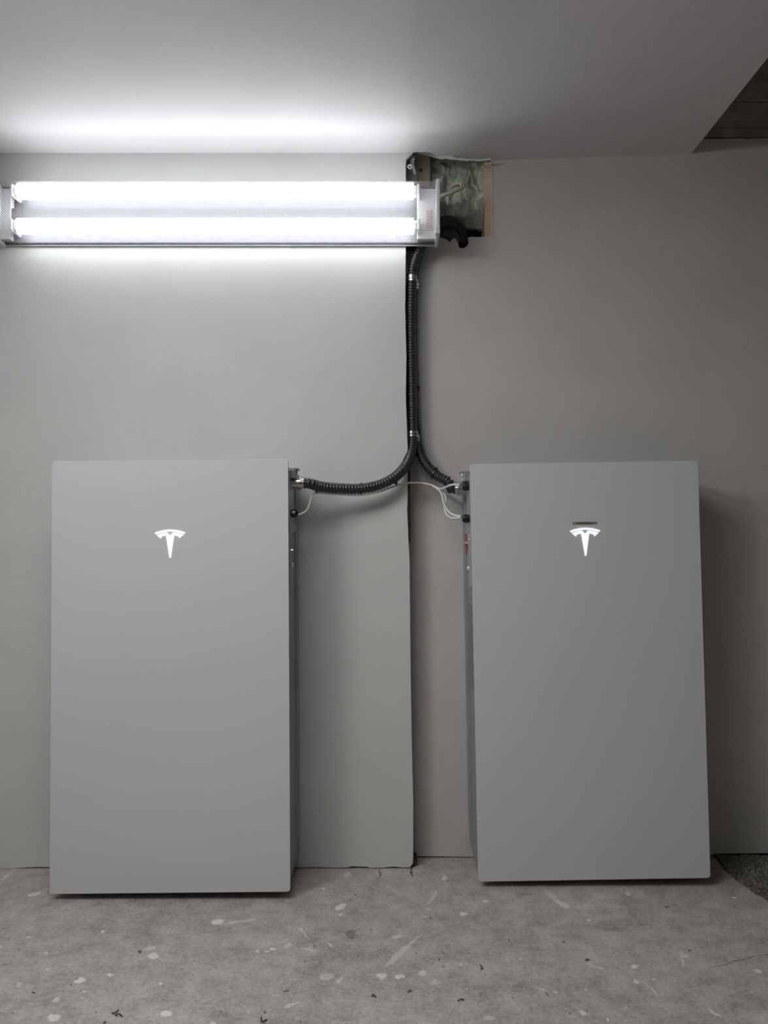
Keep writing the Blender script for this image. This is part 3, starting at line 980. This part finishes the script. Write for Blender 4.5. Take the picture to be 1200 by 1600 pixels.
strap(643.2, 436, .026, 'steel strap on the conduit just below the light')
strap(644.6, 679, .025, 'steel strap on the conduit above the cable fork')

# black anchor nub right of the conduit
bm = bmesh.new()
p = at(653.5, 608.5, YR)
cyl(bm, p, p + Vector((0, -0.03, 0)), 0.0038, 0.0034, 14)
tag(obj('tie_anchor', bm, M['tie']), 'small black tie tail poking out right of the vertical conduit', 'cable tie')


def tie(px, py, y, d, r, label, tail=None):
    p = at(px, py, y)
    t = thing('cable_tie', label, 'cable tie', p, 'black cable ties on the conduits')
    d = Vector(d).normalized()
    bm = bmesh.new()
    cyl(bm, -d * 0.0018, d * 0.0018, r, n=24)
    obj('loop', bm, M['tie'], t)
    if tail:
        bm = bmesh.new()
        q = Vector(tail)
        cyl(bm, q, q * 1.35, 0.0036, 0.0034, 8)
        obj('tie_head', bm, M['tie'], t)
    return t


tie(495, 760, -.1025, (1, -0.2, -.05), 0.0166, 'black cable tie nearest the left battery', (0, 0, -0.0145))
tie(564.5, 763.5, -.068, (1, -0.15, 0), 0.0163, 'black cable tie at the lowest bend of the left conduit', (0, 0, -0.0125))
tie(615, 748.3, -.045, (1, .4, 0.7), 0.0163, 'black cable tie where the white wire leaves the left conduit', (0.006, 0, -0.012))
tie(679, 740.5, .006, (1, -.4, -.9), 0.0166, 'black cable tie with round head on the right conduit', (0.004, -0.004, 0.0135))

# ------------------------------------------------------------------ white cables
G1 = b1.matrix_world @ Vector((X1 + 0.024, 0.055, at(458, 804, YF1 + .055).z - b1.location.z))


def gland_at(px, py, y):
    return at(px, py, y)


ca = [(464, 805, -.14), (474, 801.5, -.135), (481, 795, -.12), (484, 786, -.11), (486.5, 776, -.105), (491, 770.5, -.105), (500, 770, -.1), (530, 772.5, -.085), (562, 773.5, -.07), (590, 769, -.058), (610, 762, -.045), (625, 757, -.02), (640, 754.5, .0), (660, 755, .018), (676, 758.5, .012), (688, 763.8, -.005), (697, 761, -.03), (706, 757.5, -.055), (718, 757.5, -.077)]
t = obj('white_cable', sweep([at(a, b, c) for a, b, c in ca], 0.0028, 10, 0.004), M['cable'], smooth=True)
tag(t, 'long white wire running under the conduit between both batteries', 'wire', 'thin white wires')
cb = [(676, 759.5, .010), (684, 764, .0), (690, 772, -.01), (693, 785, -.02), (698, 796, -.035), (706, 803.5, -.055), (714, 806, -.07), (720, 806.5, -.077)]
t = obj('white_cable', sweep([at(a, b, c) for a, b, c in cb], 0.0027, 10, 0.004), M['cable'], smooth=True)
tag(t, 'short white wire, inner of two curving into the lower right gland', 'wire', 'thin white wires')
cc = [(678, 762, .014), (688, 767.5, .006), (695, 773, -.004), (696.5, 783, -.012), (694.5, 793, -.02), (697, 803, -.035), (704, 809, -.055), (713, 809.5, -.07), (720, 808.5, -.077)]
t = obj('white_cable', sweep([at(a, b, c) for a, b, c in cc], 0.0027, 10, 0.004), M['cable'], smooth=True)
tag(t, 'short white wire, lower and outer of two at the lower right gland', 'wire', 'thin white wires')

# ------------------------------------------------------------------ gravel past the slab edge
bm = bmesh.new()
NX, NY = 170, 120
gx0, gx1, gy0, gy1 = 0.86, 1.75, -0.45, 0.075
g = []
for j in range(NY + 1):
    row = []
    for i in range(NX + 1):
        x, y = gx0 + (gx1 - gx0) * i / NX, gy0 + (gy1 - gy0) * j / NY
        z = -0.022 + 0.030 * max(0.0, min(1.0, (y + 0.16) / 0.2)) + noise.noise(Vector((x * 20, y * 20, 0))) * 0.006
        z += noise.noise(Vector((x * 120, y * 120, 5))) * 0.0045
        row.append(bm.verts.new((x, y, z)))
    g.append(row)
for j in range(NY):
    for i in range(NX):
        bm.faces.new((g[j][i], g[j][i + 1], g[j + 1][i + 1], g[j + 1][i]))
# scattered stones
rr = random.Random(3)
E = sorted([(p.y, p.x) for p in edge])


def edge_x(y):
    for (ya, xa), (yb, xb) in zip(E, E[1:]):
        if ya <= y <= yb:
            return xa + (xb - xa) * (y - ya) / (yb - ya)
    return E[-1][1] if y > E[-1][0] else E[0][1] + 0.3


kill = [f for f in bm.faces if f.calc_center_median().x < edge_x(f.calc_center_median().y) + 0.002]
bmesh.ops.delete(bm, geom=kill, context='FACES')
for k in range(900):
    y = rr.uniform(-0.30, 0.06)
    x = edge_x(y) + 0.006 + rr.random() ** 1.5 * 0.5
    r = rr.uniform(0.0015, 0.005)
    z = -0.022 + 0.030 * max(0.0, min(1.0, (y + 0.16) / 0.2)) + r * 0.4 + noise.noise(Vector((x * 20, y * 20, 0))) * 0.006
    vs = bmesh.ops.create_icosphere(bm, subdivisions=1, radius=r)['verts']
    for v in vs:
        v.co = Vector((x, y, z)) + Vector((v.co.x * rr.uniform(.7, 1.3), v.co.y * rr.uniform(.7, 1.3), v.co.z * rr.uniform(.5, .9)))
tag(obj('gravel', bm, M['gravel']), 'dark gravel and dirt beyond the broken slab edge at lower right', 'gravel', kind='stuff')

# ------------------------------------------------------------------ litter on the slab
FIB = [([(175, 1583), (180, 1582), (185, 1578)], 'dark curled fibre, upper of two on the slab at bottom left'),
       ([(180, 1587), (186, 1584), (191, 1588)], 'dark curled fibre, lower of two on the slab at bottom left'),
       ([(581, 1557), (583.5, 1553.5), (587, 1558)], 'dark bent sliver on the slab below the left wall corner'),
       ([(715, 1564), (720, 1561), (725, 1562)], 'dark arched sliver on the slab in front of the wall step'),
       ([(408, 1589), (409, 1596), (417, 1593)], 'dark hooked fibre at the bottom edge left of centre'),
       ([(750, 1508), (754, 1512), (751, 1514)], 'dark hooked crumb on the slab under the right battery')]
for pp, lab in FIB:
    bm = sweep([onfloor(a, b, 0.0015 + 0.003 * (i == 1)) for i, (a, b) in enumerate(pp)], 0.0012, 6, 0.002)
    tag(obj('fibre', bm, M['speck']), lab, 'fibre', 'dark fibres on the floor')

print('top-level', len([o for o in C.objects if o.parent is None]))
